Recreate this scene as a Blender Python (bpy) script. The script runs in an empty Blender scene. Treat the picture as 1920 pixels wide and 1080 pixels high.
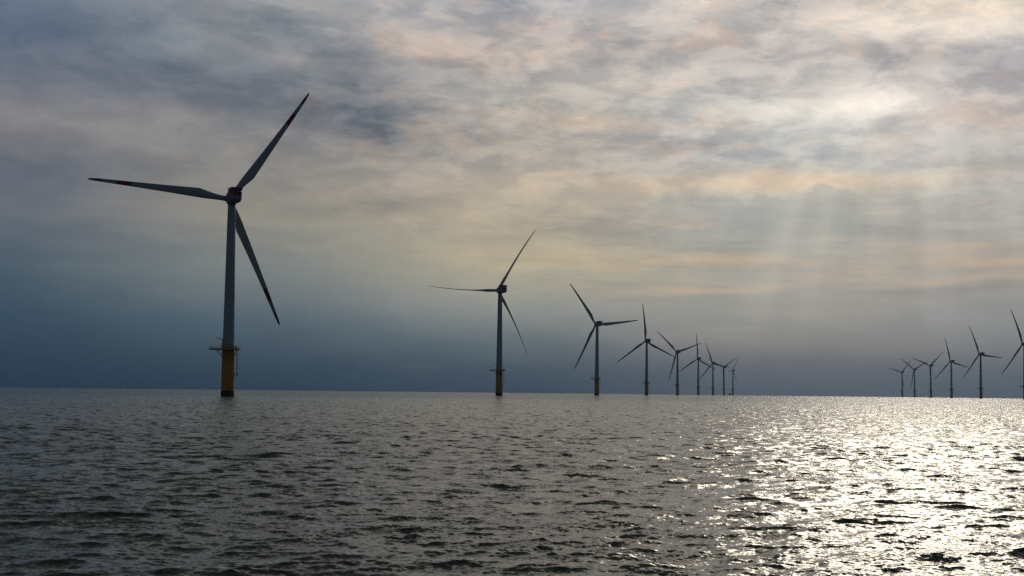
import bpy, bmesh, math, random
import numpy as np
from mathutils import Vector, Matrix

scene = bpy.context.scene
COL = scene.collection
R = math.radians

# ------------------------------------------------------------------ camera
EYE = 3.4                                   # deck of a small boat
EARTH = 6371000.0
cam_d = bpy.data.cameras.new("camera")
cam = bpy.data.objects.new("camera", cam_d)
COL.objects.link(cam)
cam_d.sensor_width = 36.0
cam_d.lens = 36.0 * 2900.0 / 1920.0
cam_d.clip_start = 0.5
cam_d.clip_end = 60000.0
cam.matrix_world = (Matrix.Translation((0, 0, EYE)) @ Matrix.Rotation(R(90 + 3.82), 4, 'X')
                    @ Matrix.Rotation(R(0.62), 4, 'Z'))
scene.camera = cam

# ------------------------------------------------------------------ sun
SUN_AZ, SUN_EL = 16.2, 16.5                 # degrees right of the view axis, above the horizon
sun_d = bpy.data.lights.new("sun", 'SUN')
sun_d.energy = 0.5
sun_d.angle = R(11.0)
sun_d.color = (1.0, 0.89, 0.72)
sun = bpy.data.objects.new("sun", sun_d)
COL.objects.link(sun)
sdir = Vector((math.sin(R(SUN_AZ)) * math.cos(R(SUN_EL)), math.cos(R(SUN_AZ)) * math.cos(R(SUN_EL)), math.sin(R(SUN_EL))))
sun.rotation_euler = sdir.to_track_quat('Z', 'Y').to_euler()
sun.location = sdir * 500

scene.cycles.use_denoising = False
# ------------------------------------------------------------------ exposure
scene.view_settings.view_transform = 'Standard'
scene.view_settings.look = 'None'
scene.view_settings.exposure = -1.4
scene.view_settings.gamma = 1.0


def lin(c):
    return tuple(((v / 255.0) / 12.92 if v / 255.0 <= 0.04045 else ((v / 255.0 + 0.055) / 1.055) ** 2.4) for v in c)


# ------------------------------------------------------------------ node helper
class NT:
    def __init__(self, tree):
        self.t = tree

    def new(self, kind, **kw):
        n = self.t.nodes.new(kind)
        for k, v in kw.items():
            setattr(n, k, v)
        return n

    def put(self, sock, v):
        if isinstance(v, bpy.types.NodeSocket):
            self.t.links.new(v, sock)
        elif v is not None:
            sock.default_value = v

    def m(self, op, a, b=None, c=None, clamp=False):
        n = self.new('ShaderNodeMath', operation=op, use_clamp=clamp)
        self.put(n.inputs[0], a)
        self.put(n.inputs[1], b)
        self.put(n.inputs[2], c)
        return n.outputs[0]

    def v(self, op, a, b=None, scale=None):
        n = self.new('ShaderNodeVectorMath', operation=op)
        self.put(n.inputs[0], a)
        self.put(n.inputs[1], b)
        if scale is not None:
            self.put(n.inputs['Scale'], scale)
        return n.outputs['Value'] if op in ('DOT_PRODUCT', 'LENGTH') else n.outputs[0]

    def xyz(self, x, y, z=0.0):
        n = self.new('ShaderNodeCombineXYZ')
        self.put(n.inputs[0], x)
        self.put(n.inputs[1], y)
        self.put(n.inputs[2], z)
        return n.outputs[0]

    def noise(self, vec, scale=1.0, detail=6.0, rough=0.55, lac=2.0, dist=0.0, dims='3D', col=False):
        n = self.new('ShaderNodeTexNoise', noise_dimensions=dims)
        if dims == '1D':
            self.put(n.inputs['W'], vec)
        else:
            self.put(n.inputs['Vector'], vec)
        n.inputs['Scale'].default_value = scale
        n.inputs['Detail'].default_value = detail
        n.inputs['Roughness'].default_value = rough
        n.inputs['Lacunarity'].default_value = lac
        n.inputs['Distortion'].default_value = dist
        return n.outputs['Color' if col else 'Fac']

    def step(self, x, a, b, lo=0.0, hi=1.0):
        n = self.new('ShaderNodeMapRange', interpolation_type='SMOOTHSTEP')
        self.put(n.inputs['Value'], x)
        n.inputs['From Min'].default_value = a
        n.inputs['From Max'].default_value = b
        n.inputs['To Min'].default_value = lo
        n.inputs['To Max'].default_value = hi
        return n.outputs[0]

    def mix(self, f, a, b, kind='RGBA', blend='MIX'):
        n = self.new('ShaderNodeMix', data_type=kind)
        if kind == 'RGBA':
            n.blend_type = blend
        i = {'RGBA': (0, 6, 7, 2), 'FLOAT': (0, 2, 3, 0)}[kind]
        self.put(n.inputs[i[0]], f)
        self.put(n.inputs[i[1]], a)
        self.put(n.inputs[i[2]], b)
        return n.outputs[i[3]]

    def ramp(self, f, stops):
        n = self.new('ShaderNodeValToRGB')
        cr = n.color_ramp
        cr.interpolation = 'B_SPLINE' if False else 'EASE'
        cr.interpolation = 'LINEAR'
        while len(cr.elements) < len(stops):
            cr.elements.new(0.5)
        for e, (p, c) in zip(cr.elements, stops):
            e.position = p
            e.color = (*lin(c), 1.0)
        self.put(n.inputs[0], f)
        return n.outputs[0]


# ------------------------------------------------------------------ sky
world = bpy.data.worlds.new("World")
scene.world = world
world.use_nodes = True
wt = world.node_tree
wt.nodes.clear()
w = NT(wt)
DEG = 50.6                                   # photo pixels per degree, used only to read the sky off the photo


def az_of(x):
    return math.degrees(math.atan((x - 960) / 2900.0))


def el_of(x, y):
    return (733.4 + (x - 960) * 0.0108 - y) / DEG


tc = w.new('ShaderNodeTexCoord')
sep = w.new('ShaderNodeSeparateXYZ')
wt.links.new(tc.outputs['Generated'], sep.inputs[0])
dx, dy, dz = sep.outputs
az0 = w.m('MULTIPLY', w.m('ARCTAN2', dx, dy), 180 / math.pi)
el0 = w.m('MULTIPLY', w.m('ARCSINE', w.m('MAXIMUM', dz, 0.0)), 180 / math.pi)

# cloud-layer coordinates: a plane overhead, so streaks flatten toward the horizon
den = w.m('ADD', w.m('MAXIMUM', dz, 0.0), 0.13)
P = w.xyz(w.m('DIVIDE', dx, den), w.m('DIVIDE', dy, den), 0.0)
# warp of the angular coordinates (makes every feature ragged like cloud)
Q = w.xyz(w.m('MULTIPLY', az0, 0.16), w.m('MULTIPLY', el0, 0.42), 3.1)
wn = w.noise(Q, 1.0, 5.0, 0.6, col=True)
ws = w.new('ShaderNodeSeparateXYZ')
wt.links.new(wn, ws.inputs[0])
wx = w.m('SUBTRACT', ws.outputs[0], 0.5)
wy = w.m('SUBTRACT', ws.outputs[1], 0.5)
az = w.m('MULTIPLY_ADD', wx, 4.5, az0)
el = w.m('MULTIPLY_ADD', wy, w.step(el0, 0.0, 5.0, 0.4, 1.5), el0)

# low-frequency colour of the sky: ramps over elevation at five bearings
# columns: list of (y in the photo, colour)
cols = {
    -700: [(735, (40, 54, 68)), (600, (50, 64, 80)), (450, (66, 78, 94)), (300, (78, 88, 104)), (150, (84, 94, 110)), (0, (88, 98, 114)), (-400, (76, 82, 79))],
    0: [(735, (44, 60, 75)), (690, (50, 67, 82)), (600, (62, 79, 94)), (500, (78, 92, 104)), (410, (101, 107, 115)), (340, (99, 105, 115)), (260, (121, 121, 124)), (190, (111, 115, 123)), (100, (101, 111, 125)), (0, (109, 119, 132)), (-400, (84, 90, 86))],
    480: [(735, (48, 65, 80)), (700, (54, 71, 86)), (600, (82, 98, 110)), (500, (118, 125, 126)), (400, (136, 134, 128)), (300, (132, 131, 130)), (200, (118, 122, 129)), (100, (128, 135, 141)), (0, (150, 152, 154)), (-400, (102, 106, 101))],
    960: [(735, (58, 73, 88)), (700, (68, 83, 97)), (640, (92, 107, 116)), (580, (136, 141, 140)), (500, (168, 163, 148)), (400, (170, 163, 152)), (300, (170, 164, 157)), (200, (163, 163, 161)), (100, (178, 171, 167)), (0, (162, 165, 170)), (-400, (190, 186, 180))],
    1440: [(740, (88, 98, 110)), (680, (102, 110, 119)), (600, (130, 135, 137)), (500, (142, 145, 144)), (410, (152, 157, 158)), (350, (176, 174, 167)), (300, (166, 172, 176)), (200, (178, 179, 178)), (100, (176, 173, 173)), (0, (196, 191, 187)), (-400, (225, 218, 204))],
    1920: [(745, (84, 97, 110)), (690, (94, 105, 117)), (600, (118, 127, 135)), (500, (134, 135, 136)), (400, (146, 151, 154)), (300, (155, 157, 160)), (200, (160, 160, 165)), (130, (166, 167, 172)), (50, (202, 196, 188)), (0, (202, 197, 190)), (-400, (225, 218, 204))],
    2500: [(745, (70, 80, 92)), (600, (95, 102, 112)), (400, (125, 130, 136)), (200, (140, 142, 148)), (0, (150, 150, 152)), (-400, (130, 134, 140))],
}
ELMAX = 40.0
base = None
prev = None
f_el = w.m('DIVIDE', el, ELMAX, clamp=True)
for x, st in cols.items():
    stops = [(min(1, max(0, el_of(x, y) / ELMAX)), c) for y, c in st]
    stops.append((min(1.0, stops[-1][0] + 0.3), (86, 91, 89)))
    r_ = w.ramp(f_el, stops)
    a_ = az_of(x)
    if base is None:
        base = r_
    else:
        base = w.mix(w.step(az, prev, a_), base, r_)
    prev = a_
# the heavy dark cloud deck behind the boat and overhead
behind = w.step(w.m('ABSOLUTE', az0), 34.0, 80.0)
base = w.mix(behind, base, (*lin((50, 57, 66)), 1.0))


def gauss(x, y, sx, sy, warp=True, rot=0.0):
    a, e = (az, el) if warp else (az0, el0)
    da = w.m('SUBTRACT', a, az_of(x))
    de = w.m('SUBTRACT', e, el_of(x, y))
    if rot:
        c_, s_ = math.cos(R(rot)), math.sin(R(rot))
        da, de = (w.m('ADD', w.m('MULTIPLY', da, c_), w.m('MULTIPLY', de, s_)),
                  w.m('SUBTRACT', w.m('MULTIPLY', de, c_), w.m('MULTIPLY', da, s_)))
    q = w.m('ADD', w.m('POWER', w.m('MULTIPLY', da, DEG / sx), 2.0), w.m('POWER', w.m('MULTIPLY', de, DEG / sy), 2.0))
    return w.m('EXPONENT', w.m('MULTIPLY', q, -0.5))


# fractal cloud texture, streaked across the view
n_big = w.noise(w.v('MULTIPLY', P, (1.0, 0.85, 1.0)), 1.15, 7.0, 0.54, dist=0.2)
n_fin = w.noise(w.v('ADD', P, (7.3, 2.1, 0.0)), 5.5, 8.0, 0.60, dist=0.2)
A3 = w.xyz(w.m('MULTIPLY', az0, 0.26), w.m('MULTIPLY', el0, 0.66), 0.0)
n_puff = w.noise(A3, 1.6, 8.0, 0.62, dist=0.3)
sig = w.m('ADD', w.m('ADD', w.m('MULTIPLY', w.m('SUBTRACT', n_big, 0.52), 0.9),
                     w.m('MULTIPLY', w.m('SUBTRACT', n_fin, 0.5), 0.5)),
          w.m('MULTIPLY', w.m('SUBTRACT', w.step(n_puff, 0.40, 0.62), 0.46), 0.34))
# texture strength: calm near the horizon and on the left, livelier high and right
amp = w.m('MULTIPLY', w.step(el0, 3.0, 10.5, 0.18, 1.0), w.step(az0, -17.0, 4.0, 0.42, 1.0))
sig = w.m('MULTIPLY', sig, amp)
# ragged tufts whose lit edges run peach
tilt = w.m('MULTIPLY_ADD', az0, w.step(az0, -4.0, 5.0, 0.16, 0.0), el0)
n_tuft = w.noise(w.xyz(w.m('MULTIPLY', az0, 0.36), w.m('MULTIPLY', tilt, 0.95), 9.0), 1.0, 9.0, 0.62, dist=0.5)
high = w.m('MULTIPLY', w.step(el0, 5.0, 10.0), w.step(az0, -16.0, -2.0, 0.35, 1.0))
peach = w.m('MULTIPLY', w.step(n_tuft, 0.50, 0.66), w.m('MULTIPLY', high, 0.17))
sig = w.m('MULTIPLY_ADD', w.m('MULTIPLY', w.step(n_tuft, 0.50, 0.30), high), -0.16, sig)

# features: (x, y, sx, sy, strength, rot)
feats = [
    (1660, 210, 64, 27, 0.75, 0), (1575, 220, 110, 30, 0.14, 0), (1640, 190, 150, 80, 0.06, 0), (1420, 110, 130, 40, -0.12, 0), (1690, 75, 150, 24, 0.26, -6), (1850, 70, 60, 40, 0.12, 0),
    (1480, 95, 55, 16, 0.20, 0), (1470, 215, 60, 22, 0.10, 0), (1390, 15, 60, 18, 0.12, 0),
    (1790, 128, 120, 17, -0.30, -1), (1880, 165, 70, 26, -0.16, 0), (1530, 28, 90, 16, -0.26, 0), (1350, 80, 120, 30, -0.10, 0),
    (1695, 262, 36, 16, -0.17, 0), (1900, 275, 40, 24, -0.16, 0), (1890, 258, 26, 12, 0.14, 0), (1780, 240, 40, 12, 0.10, 0),
    (1450, 305, 120, 20, -0.10, -3), (1330, 275, 80, 16, -0.09, 0),
    (1350, 335, 150, 14, 0.08, 0), (1750, 345, 160, 11, 0.09, 2), (1370, 272, 40, 7, 0.12, 0),
    (1340, 497, 110, 6.5, 0.22, 2), (1310, 545, 130, 6, 0.22, 3), (1480, 500, 110, 7, 0.08, 0),
    (1750, 482, 60, 8, 0.13, 0), (1740, 540, 80, 6, 0.20, 3), (1870, 500, 70, 6, 0.20, 0), (1890, 525, 70, 6, 0.18, 3),
    (1760, 505, 80, 6, 0.09, 0), (1090, 428, 100, 11, -0.12, 1), (1210, 450, 120, 9, -0.10, 0),
    (760, 385, 105, 14, -0.14, 2), (690, 405, 40, 8, -0.10, 0), (1200, 480, 90, 10, 0.06, 0),
    (1060, 490, 90, 9, 0.05, 0), (1580, 590, 120, 10, 0.05, 0), (1350, 640, 130, 14, 0.07, 0), (1750, 655, 130, 10, 0.05, 0),
    (680, 215, 120, 50, -0.13, -8), (770, 250, 120, 20, -0.16, -4), (330, 165, 90, 26, -0.16, -10), (560, 200, 210, 55, -0.13, 0), (180, 60, 220, 50, -0.05, 0), (120, 100, 200, 40, -0.06, 0), (560, 75, 120, 20, -0.14, -12),
    (340, 110, 60, 20, 0.10, 0), (300, 262, 150, 20, 0.12, 0), (510, 105, 90, 14, 0.08, -12),
    (700, 40, 110, 26, 0.10, -18), (780, 90, 70, 14, 0.12, -18), (930, 10, 50, 22, -0.16, 0), (880, 12, 30, 9, 0.10, 0),
    (1010, 170, 120, 12, -0.08, -12), (990, 215, 160, 10, 0.08, -6), (1150, 235, 120, 9, 0.10, 2), (1210, 278, 90, 14, 0.07, -8),
    (950, 60, 30, 8, 0.08, 0), (1160, 255, 70, 10, -0.10, 0), (1260, 270, 50, 18, -0.12, 0), (1210, 45, 80, 16, 0.10, -8),
    (100, 330, 160, 30, -0.08, 0), (120, 230, 150, 26, 0.08, 0),
]
for (x, y, sx, sy, s, rot) in feats:
    g = gauss(x, y, sx, sy, True, rot)
    if s > 0 and sy <= 14:
        peach = w.m('MULTIPLY_ADD', g, s * 1.5, peach)
    else:
        sig = w.m('MULTIPLY_ADD', g, s * 1.25, sig)

# cumulus bank low on the right with a crisp billowing top edge
billow = w.noise(w.xyz(w.m('MULTIPLY', az0, 1.5), w.m('MULTIPLY', el0, 1.6), 1.7), 1.0, 6.0, 0.55)
top = w.m('ADD', el_of(1440, 388), w.m('MULTIPLY', w.m('SUBTRACT', billow, 0.5), 1.15))
for (bx_, bw_, bh_) in ((1340, 36, 0.34), (1460, 50, 0.34), (1535, 26, 0.34), (1572, 30, 0.42), (1690, 60, 0.15)):
    top = w.m('MULTIPLY_ADD', gauss(bx_, 360, bw_, 6000, False), bh_, top)
bank = w.step(w.m('SUBTRACT', top, el0), -0.04, 0.14)
bank = w.m('MULTIPLY', bank, w.step(el0, 4.2, 7.0))
bank = w.m('MULTIPLY', bank, w.m('MULTIPLY', w.step(az0, az_of(1270), az_of(1330)), w.step(az0, az_of(1900), az_of(1560))))
sig = w.m('MULTIPLY', sig, w.m('MULTIPLY_ADD', bank, -0.6, 1.0))
peach = w.m('MULTIPLY', peach, w.m('MULTIPLY_ADD', w.m('MULTIPLY', bank, w.step(el0, 5.3, 6.3)), -0.8, 1.0))
sig = w.m('MULTIPLY_ADD', bank, -0.13, sig)
# thin level streaks, teal and peach, across the lower right
n_str = w.noise(w.xyz(w.m('MULTIPLY', az0, 0.20), w.m('MULTIPLY', el0, 2.0), 5.0), 1.0, 6.0, 0.55, dist=0.2)
low = w.m('MULTIPLY', w.m('MULTIPLY', w.step(el0, 2.6, 4.2), w.step(el0, 8.0, 6.2)), w.step(az0, -3.0, 4.0, 0.3, 1.0))
peach = w.m('MULTIPLY_ADD', w.m('MULTIPLY', w.step(n_str, 0.52, 0.72), low), 0.22, peach)
sig = w.m('MULTIPLY_ADD', w.m('MULTIPLY', w.step(n_str, 0.52, 0.34), low), -0.12, sig)
fringe = w.m('MULTIPLY', w.m('SUBTRACT', 1.0, bank), gauss(1470, 352, 150, 14, False))
peach = w.m('MULTIPLY_ADD', fringe, 0.16, peach)

# crepuscular rays fanning from the veiled sun
ra = w.m('SUBTRACT', az0, 15.0)
re = w.m('SUBTRACT', 22.0, el0)
phi = w.m('ARCTAN2', ra, re)
ray = w.noise(w.m('MULTIPLY', phi, 8.0), 1.0, 2.0, 0.5, dims='1D')
ray = w.m('MULTIPLY', w.m('SUBTRACT', ray, 0.48), 1.0)
raymask = w.m('MULTIPLY', gauss(1640, 430, 230, 150, False), w.step(el0, -0.5, 2.5))
sig = w.m('MULTIPLY_ADD', w.m('MULTIPLY', ray, raymask), 0.85, sig)
for (x0, y0, x1, y1, wd, s) in [(1562, 245, 1395, 560, 20, 0.20), (1600, 250, 1500, 560, 20, 0.11), (1722, 250, 1722, 640, 28, 0.15), (1668, 300, 1655, 620, 18, 0.08)]:
    an = math.atan2(az_of((x0 + x1) / 2) - 15.0, 22.0 - el_of((x0 + x1) / 2, (y0 + y1) / 2))
    g = w.m('EXPONENT', w.m('MULTIPLY', w.m('POWER', w.m('DIVIDE', w.m('SUBTRACT', phi, an), wd / DEG / 13.0), 2.0), -0.5))
    g = w.m('MULTIPLY', g, w.m('MULTIPLY', w.step(el0, 1.5, 4.5), w.step(el0, 10.0, 8.6)))
    sig = w.m('MULTIPLY_ADD', g, s, sig)

# bright parts run warm, shaded parts blue
gain = w.new('ShaderNodeVectorMath', operation='MULTIPLY_ADD')
wt.links.new(w.xyz(sig, sig, sig), gain.inputs[0])
gain.inputs[1].default_value = (1.12, 1.0, 0.84)
pg = w.new('ShaderNodeVectorMath', operation='MULTIPLY_ADD')
wt.links.new(w.xyz(peach, peach, peach), pg.inputs[0])
pg.inputs[1].default_value = (1.35, 0.72, 0.30)
pg.inputs[2].default_value = (1.0, 1.0, 1.0)
wt.links.new(pg.outputs[0], gain.inputs[2])
gv = w.v('MAXIMUM', gain.outputs[0], (0.35, 0.4, 0.45))
cloud = w.v('MULTIPLY', base, gv)
hs = w.new('ShaderNodeHueSaturation')
hs.inputs['Saturation'].default_value = 1.32
hs.inputs['Value'].default_value = 1.10
wt.links.new(cloud, hs.inputs['Color'])
cloud = hs.outputs[0]

# glow of the veiled sun, above the top of the frame
ga = w.m('SUBTRACT', az0, SUN_AZ)
ge = w.m('SUBTRACT', el0, 22.5)
gq = w.m('ADD', w.m('POWER', w.m('DIVIDE', ga, 5.5), 2.0), w.m('POWER', w.m('DIVIDE', ge, 2.6), 2.0))
glow = w.m('MULTIPLY', w.m('EXPONENT', w.m('MULTIPLY', gq, -0.5)), 1.2)
cloud = w.v('ADD', cloud, w.v('SCALE', (1.0, 0.93, 0.80), scale=glow))

nish = w.new('ShaderNodeTexSky', sky_type='NISHITA', sun_disc=False)
nish.sun_elevation = R(SUN_EL)
nish.sun_rotation = R(SUN_AZ)
nish.dust_density = 3.0
sky_v = w.v('SCALE', nish.outputs[0], scale=0.05)
cover = w.step(n_big, 0.62, 0.80, 0.96, 0.88)
skyc = w.mix(cover, sky_v, cloud)
bg = w.new('ShaderNodeBackground')
wt.links.new(skyc, bg.inputs['Color'])
bg.inputs['Strength'].default_value = 2.64
wo = w.new('ShaderNodeOutputWorld')
wt.links.new(bg.outputs[0], wo.inputs['Surface'])
world.cycles.sampling_method = 'MANUAL'
world.cycles.sample_map_resolution = 1024


# ------------------------------------------------------------------ materials
def mat(name, base, rough=0.5, metal=0.0, wear=0.12, scale=0.6, dirt=None, spec=0.5):
    m_ = bpy.data.materials.new(name)
    m_.use_nodes = True
    t = m_.node_tree
    t.nodes.clear()
    n = NT(t)
    b = n.new('ShaderNodeBsdfPrincipled')
    o = n.new('ShaderNodeOutputMaterial')
    t.links.new(b.outputs[0], o.inputs['Surface'])
    tcn = n.new('ShaderNodeTexCoord')
    nz = n.noise(tcn.outputs['Object'], scale, 6.0, 0.6)
    vert = n.noise(n.v('MULTIPLY', tcn.outputs['Object'], (1.4, 1.4, 0.06)), 1.0, 5.0, 0.6)
    k = n.m('ADD', n.m('MULTIPLY', n.m('SUBTRACT', nz, 0.5), wear), n.m('MULTIPLY', n.m('SUBTRACT', vert, 0.5), wear))
    c = n.v('SCALE', base, scale=n.m('ADD', k, 1.0))
    if dirt is not None:
        c = n.mix(n.step(vert, 0.58, 0.75, 0.0, 0.7), c, (*dirt, 1.0))
    n.put(b.inputs['Base Color'], c)
    n.put(b.inputs['Roughness'], n.m('MULTIPLY_ADD', n.m('SUBTRACT', nz, 0.5), 0.2, rough))
    b.inputs['Metallic'].default_value = metal
    b.inputs['Specular IOR Level'].default_value = spec
    return m_


M_GREY = mat('pale_grey_paint', (0.62, 0.60, 0.57), 0.5, wear=0.1, scale=0.25, spec=0.3)
M_BLADE = mat('blade_gelcoat', (0.58, 0.56, 0.54), 0.45, wear=0.1, scale=0.25, spec=0.3)
M_NAC = mat('nacelle_paint', (0.34, 0.34, 0.34), 0.5, wear=0.12, scale=0.4, spec=0.3)
M_RED = mat('red_paint', (0.38, 0.016, 0.014), 0.5, wear=0.2, spec=0.3)
M_YEL = mat('yellow_paint', (0.92, 0.40, 0.014), 0.5, wear=0.25, scale=0.5, dirt=(0.45, 0.18, 0.02), spec=0.3)
M_BLACK = mat('marine_growth', (0.012, 0.013, 0.011), 0.85, wear=0.4, scale=2.0)
M_STEEL = mat('galvanised_steel', (0.22, 0.23, 0.24), 0.5, metal=0.4, wear=0.2)
M_DARK = mat('dark_fitting', (0.05, 0.055, 0.06), 0.6)
M_HULL = mat('navy_hull', (0.02, 0.03, 0.05), 0.4)
M_WHITE = mat('white_topsides', (0.5, 0.5, 0.5), 0.4)


# ------------------------------------------------------------------ mesh helper
class MB:
    def __init__(self):
        self.bm = bmesh.new()

    def _face(self, vs, mi=0, smooth=False):
        try:
            f = self.bm.faces.new(vs)
            f.material_index = mi
            f.smooth = smooth
            return f
        except ValueError:
            return None

    def loft(self, rings, mis=None, cap=(True, True), smooth=True, closed=True):
        vr = [[self.bm.verts.new(p) for p in r_] for r_ in rings]
        n = len(vr[0])
        for k in range(len(vr) - 1):
            mi = mis[k] if mis else 0
            for j in range(n if closed else n - 1):
                self._face([vr[k][j], vr[k][(j + 1) % n], vr[k + 1][(j + 1) % n], vr[k + 1][j]], mi, smooth)
        if cap[0]:
            self._face(list(reversed(vr[0])), mis[0] if mis else 0)
        if cap[1]:
            self._face(vr[-1], mis[-1] if mis else 0)
        return self

    def lathe(self, prof, seg=40, mis=None, center=(0, 0), cap=(True, True)):
        rings = [[(center[0] + r_ * math.cos(2 * math.pi * j / seg), center[1] + r_ * math.sin(2 * math.pi * j / seg), z)
                  for j in range(seg)] for r_, z in prof]
        return self.loft(rings, mis, cap)

    def tube(self, pts, r=0.05, seg=8, closed=False):
        pts = [Vector(p) for p in pts]
        rings = []
        for i, p in enumerate(pts):
            if closed:
                d = (pts[(i + 1) % len(pts)] - pts[i - 1])
            else:
                d = pts[min(i + 1, len(pts) - 1)] - pts[max(i - 1, 0)]
            d.normalize()
            up = Vector((0, 0, 1)) if abs(d.z) < 0.9 else Vector((0, 1, 0))
            a = d.cross(up).normalized()
            b = a.cross(d).normalized()
            rings.append([p + a * (r * math.cos(2 * math.pi * j / seg)) + b * (r * math.sin(2 * math.pi * j / seg)) for j in range(seg)])
        if closed:
            rings.append(rings[0])
            vr = [[self.bm.verts.new(p) for p in r_] for r_ in rings[:-1]]
            vr.append(vr[0])
            for k in range(len(vr) - 1):
                for j in range(seg):
                    self._face([vr[k][j], vr[k][(j + 1) % seg], vr[k + 1][(j + 1) % seg], vr[k + 1][j]], 0, True)
            return self
        return self.loft(rings)

    def box(self, c, s, bevel=0.0, mi=0):
        r_ = bmesh.ops.create_cube(self.bm, size=1.0)
        vs = r_['verts']
        for v in vs:
            v.co = Vector((v.co.x * s[0] + c[0], v.co.y * s[1] + c[1], v.co.z * s[2] + c[2]))
        fs = set(f for v in vs for f in v.link_faces)
        for f in fs:
            f.material_index = mi
        if bevel:
            es = set(e for v in vs for e in v.link_edges)
            bmesh.ops.bevel(self.bm, geom=list(es), offset=bevel, segments=2, affect='EDGES', profile=0.6)
        return self

    def build(self, name, mats, parent=None, loc=(0, 0, 0)):
        me = bpy.data.meshes.new(name)
        bmesh.ops.recalc_face_normals(self.bm, faces=self.bm.faces[:])
        self.bm.to_mesh(me)
        self.bm.free()
        for m_ in (mats if isinstance(mats, (list, tuple)) else [mats]):
            me.materials.append(m_)
        o = bpy.data.objects.new(name, me)
        COL.objects.link(o)
        o.location = loc
        if parent:
            o.parent = parent
        return o


# ------------------------------------------------------------------ wind turbine (prototype)
HUB = 85.7
YAW = 23.0
TILT = 5.0
PLAT = 20.2
BLADE = 60.5


def interp(x, xs, ys):
    return float(np.interp(x, xs, ys))


def blade_mesh():
    st = [0.025, 0.04, 0.06, 0.08, 0.105, 0.13, 0.155, 0.18, 0.205, 0.225, 0.25, 0.29, 0.34, 0.40, 0.46, 0.52, 0.58, 0.64, 0.70, 0.70001,
          0.75, 0.80, 0.80001, 0.85, 0.90, 0.90001, 0.94, 0.97, 0.985, 0.995, 1.0]
    rings, mis = [], []
    NP = 24
    for s in st:
        r_ = s * BLADE
        chord = interp(s, [0, .05, .08, .13, .18, .225, .25, .40, .55, .70, .85, .95, .985, 1.0], [2.3, 2.3, 2.35, 2.9, 3.6, 4.15, 4.05, 3.3, 2.65, 2.1, 1.6, 1.15, .75, .25])
        thick = interp(s, [0, .06, .13, .225, .35, .6, .9, 1.0], [1.0, 1.0, .68, .40, .28, .20, .16, .15])
        circ = interp(s, [0, .06, .20, .24], [1, 1, .15, 0])
        twist = R(interp(s, [0, .1, .2, .4, .7, 1.0], [14, 13, 11, 6, 2, -1]))
        le = interp(s, [0, .06, .225, 1.0], [.5, .5, .30, .30])
        pre = 3.6 * max(0.0, (s - .15) / .85) ** 2.2
        ring = []
        for j in range(NP):
            t = 2 * math.pi * j / NP
            cx = 0.5 * (1 - math.cos(t))                # 0 = leading edge, 1 = trailing
            up = 1 if t < math.pi else -1
            ya = 5 * thick * (0.2969 * math.sqrt(cx) - 0.126 * cx - 0.3516 * cx ** 2 + 0.2843 * cx ** 3 - 0.1015 * cx ** 4) * up
            yc = 0.5 * math.sin(t)
            y = (1 - circ) * (ya + 0.03 * math.sin(math.pi * cx)) + circ * yc * 1.0
            px, py = (cx - le) * chord, y * chord
            X = px * math.cos(twist) + py * math.sin(twist)
            Y = -px * math.sin(twist) + py * math.cos(twist)
            ring.append((X, Y + pre, r_))
        rings.append(ring)
    for k in range(len(st) - 1):
        c = 0.5 * (st[k] + st[k + 1])
        mis.append(1 if (0.70 < c < 0.80 or c > 0.90) else 0)
    return MB().loft(rings, mis)


def rounded_rect(w_, h_, r_, n=5):
    out = []
    for (sx, sz, a0) in ((1, 1, 0), (-1, 1, 90), (-1, -1, 180), (1, -1, 270)):
        for i in range(n):
            a = R(a0 + 90 * i / (n - 1))
            out.append((sx * (w_ / 2 - r_) + r_ * math.cos(a), sz * (h_ / 2 - r_) + r_ * math.sin(a)))
    return out


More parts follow.
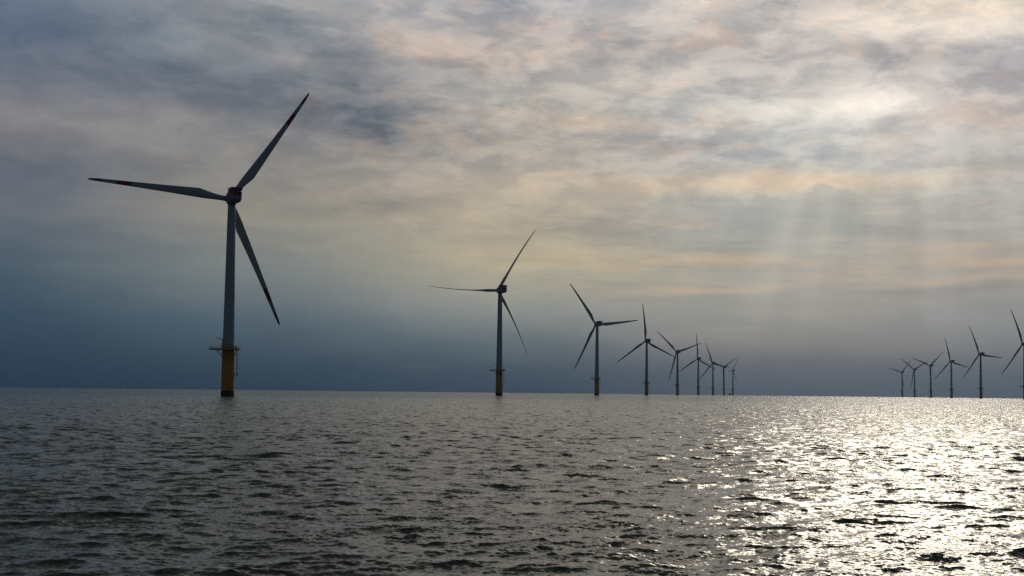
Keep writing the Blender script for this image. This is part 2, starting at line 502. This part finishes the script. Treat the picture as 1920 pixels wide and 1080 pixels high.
def make_turbine():
    root = bpy.data.objects.new('wind_turbine', None)
    COL.objects.link(root)
    # steel tower in three flanged cans
    prof = [(2.45 - 0.78 * max(0.0, (z - 26.0) / 57.0), float(z)) for z in np.linspace(PLAT + .05, 83.0, 22)]
    tw = MB().lathe(prof, 48).build('tower', M_GREY, root)
    # door at the foot of the tower, facing the laydown deck
    d = MB()
    d.loft([[(x_ - 0.0, y_, z_) for (y_, z_) in [(-.5, 0), (.5, 0), (.5, 1.8), (.35, 2.1), (-.35, 2.1), (-.5, 1.8)]] for x_ in (-2.30, -2.50)], smooth=False)
    d.build('door', M_DARK, tw, (0, 0, PLAT + .55))
    # yellow transition piece over the black monopile
    tp = MB().lathe([(2.74, 2.4), (2.74, 2.5), (2.72, 8.0), (2.68, 14.0), (2.66, 18.4), (2.80, 18.5), (2.80, 18.8), (2.62, 18.9), (2.60, PLAT - .05)], 48).build('transition_piece', M_YEL, root)
    MB().lathe([(2.86, -9.0), (2.86, 2.2), (2.80, 2.40)], 48).build('monopile', M_BLACK, root)
    # work platform: deck with a laydown bay on the left, kick plate, rails, brackets
    outline = []
    for k in range(0, 25):
        a = R(-108 + 216 * k / 24)
        outline.append((5.1 * math.cos(a), 5.1 * math.sin(a)))
    outline += [(-4.2, 4.1), (-7.6, 3.6), (-7.6, -3.6), (-4.2, -4.1)]
    pl = MB()
    pl.loft([[(x, y, z) for x, y in outline] for z in (PLAT - .32, PLAT)], smooth=False)
    pd = pl.build('platform', M_STEEL, root)
    kp = MB()
    out2 = [(x * 1.006, y * 1.006) for x, y in outline]
    kp.loft([[(x, y, z) for x, y in out2] for z in (PLAT - .30, PLAT + .28)], cap=(False, False), smooth=False)
    inn = [(x * 0.985, y * 0.985) for x, y in outline]
    kp.loft([[(x, y, z) for x, y in inn] for z in (PLAT + .01, PLAT + .28)], cap=(False, False), smooth=False)
    kp.build('kick_plate', M_YEL, pd)
    rl = MB()
    for z in (PLAT + .62, PLAT + 1.15):
        rl.tube([(x * .99, y * .99, z) for x, y in outline], .045, 6, closed=True)
    for i, (x, y) in enumerate(outline):
        if i % 2 == 0 or i >= 25:
            rl.tube([(x * .99, y * .99, PLAT), (x * .99, y * .99, PLAT + 1.15)], .05, 6)
    # mesh infill along the laydown bay
    for y in np.linspace(-3.3, 3.3, 8):
        rl.tube([(-7.52, y, PLAT), (-7.52, y, PLAT + 1.15)], .04, 5)
    rl.build('railing', M_YEL, pd)
    for a in (150, 210, 30, -30, 90, -90):
        ca, sa = math.cos(R(a)), math.sin(R(a))
        ro = 5.6 if abs(a) > 100 else 4.5
        MB().tube([(ro * ca, ro * sa, PLAT - .3), (2.66 * ca, 2.66 * sa, PLAT - 3.4)], .13, 8).build('bracket', M_YEL, pd)
    # cabinets on the deck
    c = MB().box((3.6, -1.6, PLAT + .72), (.9, 1.2, 1.4), .05)
    c.build('cabinet', M_GREY, pd)
    # davit crane: pedestal beside the tower, slim boom rising to the left
    cr = MB()
    cr.lathe([(.26, PLAT), (.26, PLAT + .4), (.20, PLAT + .5), (.18, PLAT + 3.9), (.24, PLAT + 4.0), (.24, PLAT + 4.4)], 14, center=(-2.2, -2.4))
    cj = cr.build('crane', M_STEEL, root)
    MB().tube([(-1.9, -2.4, PLAT + 4.0), (-4.5, -2.45, PLAT + 5.0), (-4.7, -2.45, PLAT + 5.25)], .15, 8).build('boom', M_STEEL, cj)
    MB().tube([(-4.55, -2.45, PLAT + 4.95), (-4.55, -2.45, PLAT + 4.25)], .03, 6).lathe([(.05, PLAT + 4.0), (.12, PLAT + 4.08), (.12, PLAT + 4.2), (.05, PLAT + 4.28)], 8, center=(-4.55, -2.45)).build('hook', M_DARK, cj)
    # navigation light and fog horn arm low on the left
    na = MB()
    na.tube([(-2.3, -.9, PLAT + 1.5), (-3.3, -.95, PLAT + 1.6)], .07, 6)
    na.lathe([(.12, PLAT + 1.6), (.16, PLAT + 1.75), (.16, PLAT + 1.95), (.05, PLAT + 2.02)], 10, center=(-3.3, -.95))
    na.build('navigation_light', M_DARK, root)
    # upper ladder with cage from the deck to the rest platform, right side
    ld = MB()
    lx = 3.62
    for y in (-.28, .28):
        ld.tube([(lx, y, 9.2), (lx, y, PLAT - .3)], .06, 6)
    for z in np.arange(9.4, PLAT - .4, .33):
        ld.tube([(lx, -.28, z), (lx, .28, z)], .03, 5)
    for z in np.arange(11.4, PLAT - .4, 1.1):
        ld.tube([(lx + .02, -.36, z), (lx + .45, -.34, z), (lx + .68, 0, z), (lx + .45, .34, z), (lx + .02, .36, z)], .035, 5)
    for (x, y) in ((lx + .45, -.34), (lx + .68, 0), (lx + .45, .34)):
        ld.tube([(x, y, 11.4), (x, y, PLAT - .4)], .03, 5)
    for z in (12.0, 16.0):
        ld.tube([(2.6, 0, z), (lx, 0, z)], .07, 6)
    ld.build('ladder', M_STEEL, root)
    rp = MB()
    rp.box((3.42, 0, 8.95), (1.75, 1.9, .14))
    for (x, y) in ((2.7, -.9), (4.25, -.9), (4.25, 0), (4.25, .9), (2.7, .9)):
        rp.tube([(x, y, 9.0), (x, y, 10.1)], .05, 6)
    for z in (9.55, 10.1):
        rp.tube([(2.7, -.9, z), (4.25, -.9, z), (4.25, .9, z), (2.7, .9, z)], .045, 6)
    rp.tube([(4.1, 0, 8.9), (2.72, 0, 7.4)], .09, 6)
    rp.build('rest_platform', M_DARK, root)
    # boat landing: two fender tubes and rungs, on the near right
    bl = MB()
    for a in (-38, -58):
        ca, sa = math.cos(R(a)), math.sin(R(a))
        bl.tube([(2.72 * ca, 2.72 * sa, 8.9), (3.35 * ca, 3.35 * sa, 8.3), (3.35 * ca, 3.35 * sa, 1.0), (2.8 * ca, 2.8 * sa, .2)], .17, 10)
        for z in (3.4, 6.0):
            bl.tube([(2.7 * ca, 2.7 * sa, z), (3.35 * ca, 3.35 * sa, z)], .1, 6)
    for z in np.arange(1.2, 8.4, .6):
        a, b = R(-42), R(-54)
        bl.tube([(3.3 * math.cos(a), 3.3 * math.sin(a), z), (3.3 * math.cos(b), 3.3 * math.sin(b), z)], .04, 5)
    bl.build('boat_landing', M_YEL, root)
    # nacelle: rounded body, front at +Y
    nc = MB()
    secs = [(-9.3, 3.8, 3.2, .6, .20), (-9.0, 4.4, 3.9, .6, .10), (-7.0, 4.7, 4.7, .5, 0), (-2.0, 4.7, 4.8, .5, 0), (1.5, 4.5, 4.6, .8, 0), (2.4, 4.0, 4.0, 1.2, 0), (2.55, 3.6, 3.6, 1.2, 0)]
    rings = []
    for (y, wd, ht, rd, dz_) in secs:
        rings.append([(x, y, z + dz_) for x, z in rounded_rect(wd, ht, rd)])
    nc.loft(rings)
    nc.lathe([(1.68, -2.95), (1.85, -2.8), (1.85, -1.9)], 32)
    na_ = nc.build('nacelle', M_NAC, root, (0, 0, HUB + .15))
    na_.rotation_mode = 'YXZ'
    na_.rotation_euler = (0, 0, R(YAW))
    # red helihoist basket on the rear of the roof
    hb = MB()
    x0, y0, y1, z0 = 2.35, -9.4, -3.4, 2.36
    hb.box((0, (y0 + y1) / 2, z0 + .10), (2 * x0, y1 - y0, .14))
    for (cx_, cy_, sx_, sy_) in ((x0, (y0 + y1) / 2, .08, y1 - y0), (-x0, (y0 + y1) / 2, .08, y1 - y0), (0, y0, 2 * x0 + .1, .08), (0, y1, 2 * x0 + .1, .08)):
        hb.box((cx_, cy_, z0 + .72), (sx_, sy_, 1.05))
    hb.tube([(x0, y0, z0 + 1.32), (x0, y1, z0 + 1.32), (-x0, y1, z0 + 1.32), (-x0, y0, z0 + 1.32)], .06, 6, closed=True)
    hb.build('helihoist_basket', M_RED, na_)
    # red rear wrap on the upper sides of the nacelle
    rb = MB()
    for s in (1, -1):
        rb.box((s * 2.365, -5.6, 1.15), (.06, 5.8, 1.9))
    rb.box((0, -9.33, 1.0), (3.3, .08, 1.5))
    rb.build('red_band', M_RED, na_)
    # roof cooler and wind mast
    ck = MB()
    ck.box((-.9, -1.7, 3.0), (2.2, 1.7, 1.2), .12)
    ck.build('roof_cooler', M_STEEL, na_)
    ms = MB()
    ms.tube([(-1.5, -.4, 2.0), (-1.5, -.4, 4.0)], .06, 6)
    ms.tube([(-2.0, -.4, 3.7), (-1.0, -.4, 3.7)], .05, 6)
    for x in (-2.0, -1.0):
        ms.lathe([(.06, 3.7), (.06, 4.0), (.18, 4.05), (.18, 4.2), (.04, 4.25)], 8, center=(x, -.4))
    ms.build('wind_mast', M_DARK, na_)
    # hub (spinner) with three blades
    hub = MB()
    prof = [(0.0, 2.3), (.6, 2.22), (1.15, 1.9), (1.6, 1.3), (1.85, .5), (1.9, -.3), (1.85, -1.2), (1.6, -1.55)]
    rings = [[(max(r_, .01) * math.cos(2 * math.pi * j / 36), y, max(r_, .01) * math.sin(2 * math.pi * j / 36)) for j in range(36)] for r_, y in prof]
    hub.loft(rings)
    for k in range(3):
        a = R(120 * k)
        q = Matrix.Rotation(a, 3, 'Y')
        rr = [[q @ Vector((1.28 * math.cos(2 * math.pi * j / 24), 1.28 * math.sin(2 * math.pi * j / 24), z)) for j in range(24)] for z in (.9, 1.95)]
        hub.loft(rr)
    h = hub.build('hub', M_NAC, root)
    ax = Matrix.Rotation(R(YAW), 3, 'Z') @ Vector((0, 4.2, 0))
    h.location = (ax.x, ax.y, HUB + .25)
    h.rotation_mode = 'YXZ'
    h.rotation_euler = (R(TILT), 0, R(YAW))
    bm = None
    for k in range(3):
        if k == 0:
            b = blade_mesh().build('blade', [M_BLADE, M_RED], h)
            bm = b.data
        else:
            b = bpy.data.objects.new('blade', bm)
            COL.objects.link(b)
            b.parent = h
        b.rotation_mode = 'ZYX'
        b.rotation_euler = (0, R(120 * k), 0)
    return root


def copy_tree(o, parent=None):
    c = o.copy()
    COL.objects.link(c)
    if parent:
        c.parent = parent
    for ch in list(o.children):
        copy_tree(ch, c)
    return c


LEFT = 'wind turbines in the long left row'
RIGHT = 'wind turbines in the far right row'
# bearing (deg), distance (m), rotor angle (deg), blade pitch, label, group
turbines = [
    (-10.41, 668, 34.8, 0, 'nearest and largest wind turbine, broad red-banded blades, railed yellow base', LEFT),
    (-0.49, 1262, 28, -80, 'second largest wind turbine, slim curved blades, one pointing level to the left', LEFT),
    (3.12, 1876, -36.4, 0, 'third wind turbine from the left, one blade level right, one up left', LEFT),
    (4.95, 2461, -6.5, 0, 'fourth wind turbine from the left, one blade straight up like an inverted Y', LEFT),
    (6.08, 3077, -48, 0, 'fifth wind turbine from the left, two blades in a raised V, one hanging', LEFT),
    (6.84, 3657, -4.5, 0, 'sixth wind turbine from the left, upright blade crossing its larger neighbour', LEFT),
    (7.375, 4205, -21.5, 0, 'seventh wind turbine from the left, right blade reaching its smaller neighbour', LEFT),
    (7.775, 4824, 55, 0, 'second from the right end of the left row, one blade hanging along its tower', LEFT),
    (8.10, 5449, 26, -80, 'smallest thin-bladed wind turbine ending the left row, a work boat at its foot', LEFT),
    (14.12, 5330, 44, 0, 'smallest wind turbine of the right row, leftmost after the wide open gap of sea', RIGHT),
    (14.55, 4780, 64, 0, 'second wind turbine after the gap, one raised blade crossing its left neighbour, another hanging', RIGHT),
    (15.11, 4170, 49, 0, 'third wind turbine after the gap, two blades in a wide raised V', RIGHT),
    (15.82, 3657, -17, 0, 'fourth wind turbine after the gap, one blade up and one drooping slightly right', RIGHT),
    (16.82, 3014, -24.5, 0, 'tall wind turbine second from the right edge, one blade almost level to the right', RIGHT),
    (18.30, 2414, -24, 0, 'tallest wind turbine of the right row, cut off by the right edge of the view', RIGHT),
]


def sea_z(x, y):
    return -(x * x + y * y) / (2 * EARTH)


proto = make_turbine()
for i, (a, d, rot, pitch, label, grp) in enumerate(turbines):
    o = proto if i == 0 else copy_tree(proto)
    x, y = math.tan(R(a + 0.05)) * d, d
    o.location = (x, y, sea_z(x, y))
    o['label'] = label
    o['category'] = 'wind turbine'
    o['group'] = grp
    for ch in o.children:
        if ch.name.split('.')[0] == 'hub':
            ch.rotation_euler = (R(TILT), R(rot), R(YAW))
            for b in ch.children:
                e = b.rotation_euler.copy()
                b.rotation_euler = (e[0], e[1], R(pitch))

# ------------------------------------------------------------------ work boat at the foot of the last turbine
boat = bpy.data.objects.new('work_boat', None)
COL.objects.link(boat)
a, d = 8.055, 5380.0
bx, by = math.tan(R(a)) * d, d
boat.location = (bx, by, sea_z(bx, by))
boat['label'] = 'small dark work boat at the foot of the smallest turbine in the left row'
boat['category'] = 'boat'
hl = MB()
rings = []
for (x, hw, zb, zt) in ((-8.0, 2.6, -.8, 2.2), (-4, 3.2, -1.0, 2.2), (2, 3.2, -1.0, 2.5), (5.5, 2.2, -.7, 3.0), (8.2, .15, .4, 3.6)):
    rings.append([(x, -hw, zt), (x, -hw * .8, zb), (x, hw * .8, zb), (x, hw, zt)])
hl.loft(rings, smooth=False)
hl.build('hull', M_HULL, boat)
wh = MB()
wh.loft([[(x + dx_, y, z) for x, y in ((-2.5, -2.2), (3.2, -2.2), (3.2, 2.2), (-2.5, 2.2))] for z, dx_ in ((2.3, 0), (5.6, -.4))], smooth=False)
wh.box((.1, 0, 6.6), (3.4, 3.2, 1.9), .15)
cab = wh.build('wheelhouse', M_DARK, boat)
MB().box((.1, 0, 7.66), (3.8, 3.6, .16)).build('roof', M_WHITE, cab)
MB().tube([(-.6, 0, 7.7), (-.6, 0, 11.6)], .12, 6).tube([(-.6, -1, 10.2), (-.6, 1, 10.2)], .07, 6).build('mast', M_DARK, boat)


# ------------------------------------------------------------------ sea
def ocean_tile(L, N, lmin, lmax, seed, wind, lp, spread):
    """one periodic patch of random wind sea: height and horizontal displacement"""
    rng = np.random.default_rng(seed)
    k1 = 2 * np.pi * np.fft.fftfreq(N, L / N)
    kx, ky = np.meshgrid(k1, k1, indexing='ij')
    k = np.hypot(kx, ky)
    k[0, 0] = 1e-6
    lam = 2 * np.pi / k
    kp = 2 * np.pi / lp
    S = k ** -3.6 * np.exp(-1.0 * (kp / k) ** 2)
    c = (kx * wind[0] + ky * wind[1]) / k
    D = np.where(c > 0, np.abs(c) ** spread, 0.06 * np.abs(c) ** spread) + 0.02
    band = (1 / (1 + np.exp(-(lam - lmin) / (0.08 * lmin)))) * (1 / (1 + np.exp((lam - lmax) / (0.08 * lmax))))
    A = np.sqrt(S * D * band) * (2 * np.pi / L)
    H = A * (rng.normal(size=(N, N)) + 1j * rng.normal(size=(N, N)))
    H[0, 0] = 0
    h = np.real(np.fft.ifft2(H)) * N * N
    ddx = np.real(np.fft.ifft2(-1j * kx / k * H)) * N * N
    ddy = np.real(np.fft.ifft2(-1j * ky / k * H)) * N * N
    sl = np.real(np.fft.ifft2(1j * kx * H)) * N * N
    sl2 = np.real(np.fft.ifft2(1j * ky * H)) * N * N
    slope = math.sqrt((sl ** 2 + sl2 ** 2).mean())
    return [np.stack([ddx, ddy, h], -1).astype(np.float32), slope, L, N]


def sample(tile, x, y, ang):
    f, _, L, N = tile
    c, s = math.cos(ang), math.sin(ang)
    u = ((x * c + y * s) / L * N)
    v = ((-x * s + y * c) / L * N)
    i0 = np.floor(u).astype(np.int64)
    j0 = np.floor(v).astype(np.int64)
    fu = (u - i0).astype(np.float32)[:, None]
    fv = (v - j0).astype(np.float32)[:, None]
    i0 %= N
    j0 %= N
    i1 = (i0 + 1) % N
    j1 = (j0 + 1) % N
    o = (f[i0, j0] * (1 - fu) * (1 - fv) + f[i1, j0] * fu * (1 - fv) + f[i0, j1] * (1 - fu) * fv + f[i1, j1] * fu * fv)
    X = o[:, 0] * c - o[:, 1] * s
    Y = o[:, 0] * s + o[:, 1] * c
    return X, Y, o[:, 2]


WIND = np.array([math.sin(R(23)), -math.cos(R(23))])


def rotw(a):
    c, s = math.cos(a), math.sin(a)
    return np.array([WIND[0] * c + WIND[1] * s, -WIND[0] * s + WIND[1] * c])


ANG = [0.0, 0.35, -0.3]
tiles = [ocean_tile(307.0, 1024, 2.2, 60.0, 5, rotw(ANG[0]), 5.0, 2.6),
         ocean_tile(83.0, 1024, 0.6, 2.2, 6, rotw(ANG[1]), 7.5, 3.2),
         ocean_tile(19.0, 768, 0.16, 0.6, 7, rotw(ANG[2]), 7.5, 2.5)]
TARGET = [0.066, 0.130, 0.16]                       # slope of each band
CHOP = [1.3, 1.2, 1.0]
for t, g in zip(tiles, TARGET):
    t[0] *= g / t[1]

radii = [14.0]
while radii[-1] < 9500.0:
    r_ = radii[-1]
    q = 1.006 if r_ < 24 else (1.0021 if r_ < 130 else (1.0026 if r_ < 700 else (1.005 if r_ < 2500 else 1.012)))
    radii.append(r_ * q)
radii = np.array(radii)
angs = np.concatenate([np.arange(-180, -40, 2.0), np.arange(-40, -24, 0.2), np.arange(-24, 24, 0.065), np.arange(24, 40, 0.2), np.arange(40, 180, 2.0)])
na_, nr_ = len(angs), len(radii)
A2, R2 = np.meshgrid(np.radians(angs), radii)
gx, gy = (R2 * np.sin(A2)).ravel(), (R2 * np.cos(A2)).ravel()
dr = np.gradient(radii)
da = np.gradient(np.radians(angs))
sp = np.maximum(dr[:, None] * 0.75, radii[:, None] * np.abs(da)[None, :]).ravel()
rr_ = R2.ravel()
pos = np.stack([gx, gy, -(rr_ ** 2) / (2 * EARTH)], -1)
lost = np.zeros_like(rr_)
for t, ang, g, ch, s_full, s_zero in zip(tiles, ANG, TARGET, CHOP, (0.7, 0.2, 0.055), (2.6, 0.75, 0.20)):
    fade = np.clip((s_zero - sp) / (s_zero - s_full), 0, 1)
    X, Y, Z = sample(t, gx, gy, ang)
    pos[:, 0] -= -X * ch * fade * -1
    pos[:, 1] -= -Y * ch * fade * -1
    pos[:, 2] += Z * fade
    lost += (g * g) * (1 - fade * fade)
lost = np.sqrt(lost).astype(np.float32)
centre = np.array([[0, 0, 0.0]])
verts = np.concatenate([pos, centre]).astype(np.float32)
ii, jj = np.meshgrid(np.arange(nr_ - 1), np.arange(na_), indexing='ij')
jn = (jj + 1) % na_
quads = np.stack([ii * na_ + jj, ii * na_ + jn, (ii + 1) * na_ + jn, (ii + 1) * na_ + jj], -1).reshape(-1, 4)[:, ::-1]
fan = np.stack([np.arange(na_), np.full(na_, nr_ * na_), (np.arange(na_) + 1) % na_], -1)[:, ::-1]
me = bpy.data.meshes.new('sea')
me.vertices.add(len(verts))
me.vertices.foreach_set('co', verts.ravel())
nl = quads.size + fan.size
me.loops.add(nl)
me.loops.foreach_set('vertex_index', np.concatenate([quads.ravel(), fan.ravel()]).astype(np.int32))
npoly = len(quads) + len(fan)
me.polygons.add(npoly)
ls = np.concatenate([np.arange(len(quads)) * 4, len(quads) * 4 + np.arange(len(fan)) * 3]).astype(np.int32)
me.polygons.foreach_set('loop_start', ls)
me.polygons.foreach_set('use_smooth', np.ones(npoly, dtype=bool))
me.update(calc_edges=True)
at = me.attributes.new('ripple', 'FLOAT', 'POINT')
at.data.foreach_set('value', np.concatenate([lost, [0.1]]).astype(np.float32))
sea = bpy.data.objects.new('sea', me)
COL.objects.link(sea)
sea['kind'] = 'structure'
sea['label'] = 'choppy grey green sea with dark wave faces and a broad sun glitter on the right'

mw = bpy.data.materials.new('sea_water')
mw.use_nodes = True
t = mw.node_tree
t.nodes.clear()
n = NT(t)
b = n.new('ShaderNodeBsdfPrincipled')
o = n.new('ShaderNodeOutputMaterial')
geo = n.new('ShaderNodeNewGeometry')
att = n.new('ShaderNodeAttribute', attribute_name='ripple')
posn = geo.outputs['Position']
c1 = n.noise(n.v('MULTIPLY', posn, (1.0, 1.35, 1.0)), 9.0, 3.0, 0.6, col=True)
c2 = n.noise(n.v('ADD', posn, (31.0, 7.0, 3.0)), 1.1, 3.0, 0.65, col=True)
s1 = n.v('SUBTRACT', c1, (0.5, 0.5, 0.5))
s2 = n.v('SUBTRACT', c2, (0.5, 0.5, 0.5))
slopes = n.v('ADD', n.v('SCALE', s1, scale=n.step(n.noise(n.v('MULTIPLY', posn, (0.5, 1.0, 1.0)), 0.045, 5.0, 0.62), 0.35, 0.65, 0.40, 1.15)), n.v('SCALE', s2, scale=n.m('MULTIPLY', att.outputs['Fac'], n.m('MULTIPLY_ADD', n.noise(n.v('MULTIPLY', posn, (1.0, 0.6, 1.0)), 0.12, 5.0, 0.65), 17.0, 1.0))))
slopes = n.v('MULTIPLY', slopes, (0.72, 1.0, 0.0))
nrm = n.v('NORMALIZE', n.v('ADD', geo.outputs['Normal'], slopes))
# thin foam streaks of the boat's own wash, close on the left
dist = n.v('LENGTH', n.v('MULTIPLY', n.v('SUBTRACT', posn, (-10.9, 32.6, 0.0)), (0.50, 0.15, 0.0)))
fo = n.noise(n.v('MULTIPLY', posn, (1.0, 0.8, 1.0)), 3.2, 8.0, 0.72, dist=0.8)
foam = n.m('MULTIPLY', n.step(fo, 0.48, 0.60), n.step(dist, 1.0, 0.4))
tint = n.noise(posn, 0.05, 3.0, 0.5)
colw = n.mix(tint, (0.014, 0.023, 0.015, 1), (0.028, 0.040, 0.027, 1))
colw = n.mix(foam, colw, (0.55, 0.58, 0.58, 1))
t.links.new(colw, b.inputs['Base Color'])
t.links.new(n.mix(foam, 0.10, 0.7, 'FLOAT'), b.inputs['Roughness'])
t.links.new(nrm, b.inputs['Normal'])
b.inputs['IOR'].default_value = 1.333
b.inputs['Specular IOR Level'].default_value = 0.42
b.inputs['Specular Tint'].default_value = (0.93, 1.0, 0.88, 1)
t.links.new(b.outputs[0], o.inputs['Surface'])
me.materials.append(mw)

# ------------------------------------------------------------------ haze
hz = MB().box((0, 0, 70.0), (24000.0, 24000.0, 200.0)).build('haze', [])
hz['kind'] = 'stuff'
hz['label'] = 'thin even sea haze that fades the far turbines'
mh = bpy.data.materials.new('sea_haze')
mh.use_nodes = True
t = mh.node_tree
t.nodes.clear()
n = NT(t)
pv = n.new('ShaderNodeVolumePrincipled')
pv.inputs['Color'].default_value = (0.22, 0.38, 0.60, 1)
pv.inputs['Density'].default_value = 5.5e-5
pv.inputs['Anisotropy'].default_value = 0.6
o = n.new('ShaderNodeOutputMaterial')
t.links.new(pv.outputs[0], o.inputs['Volume'])
hz.data.materials.append(mh)
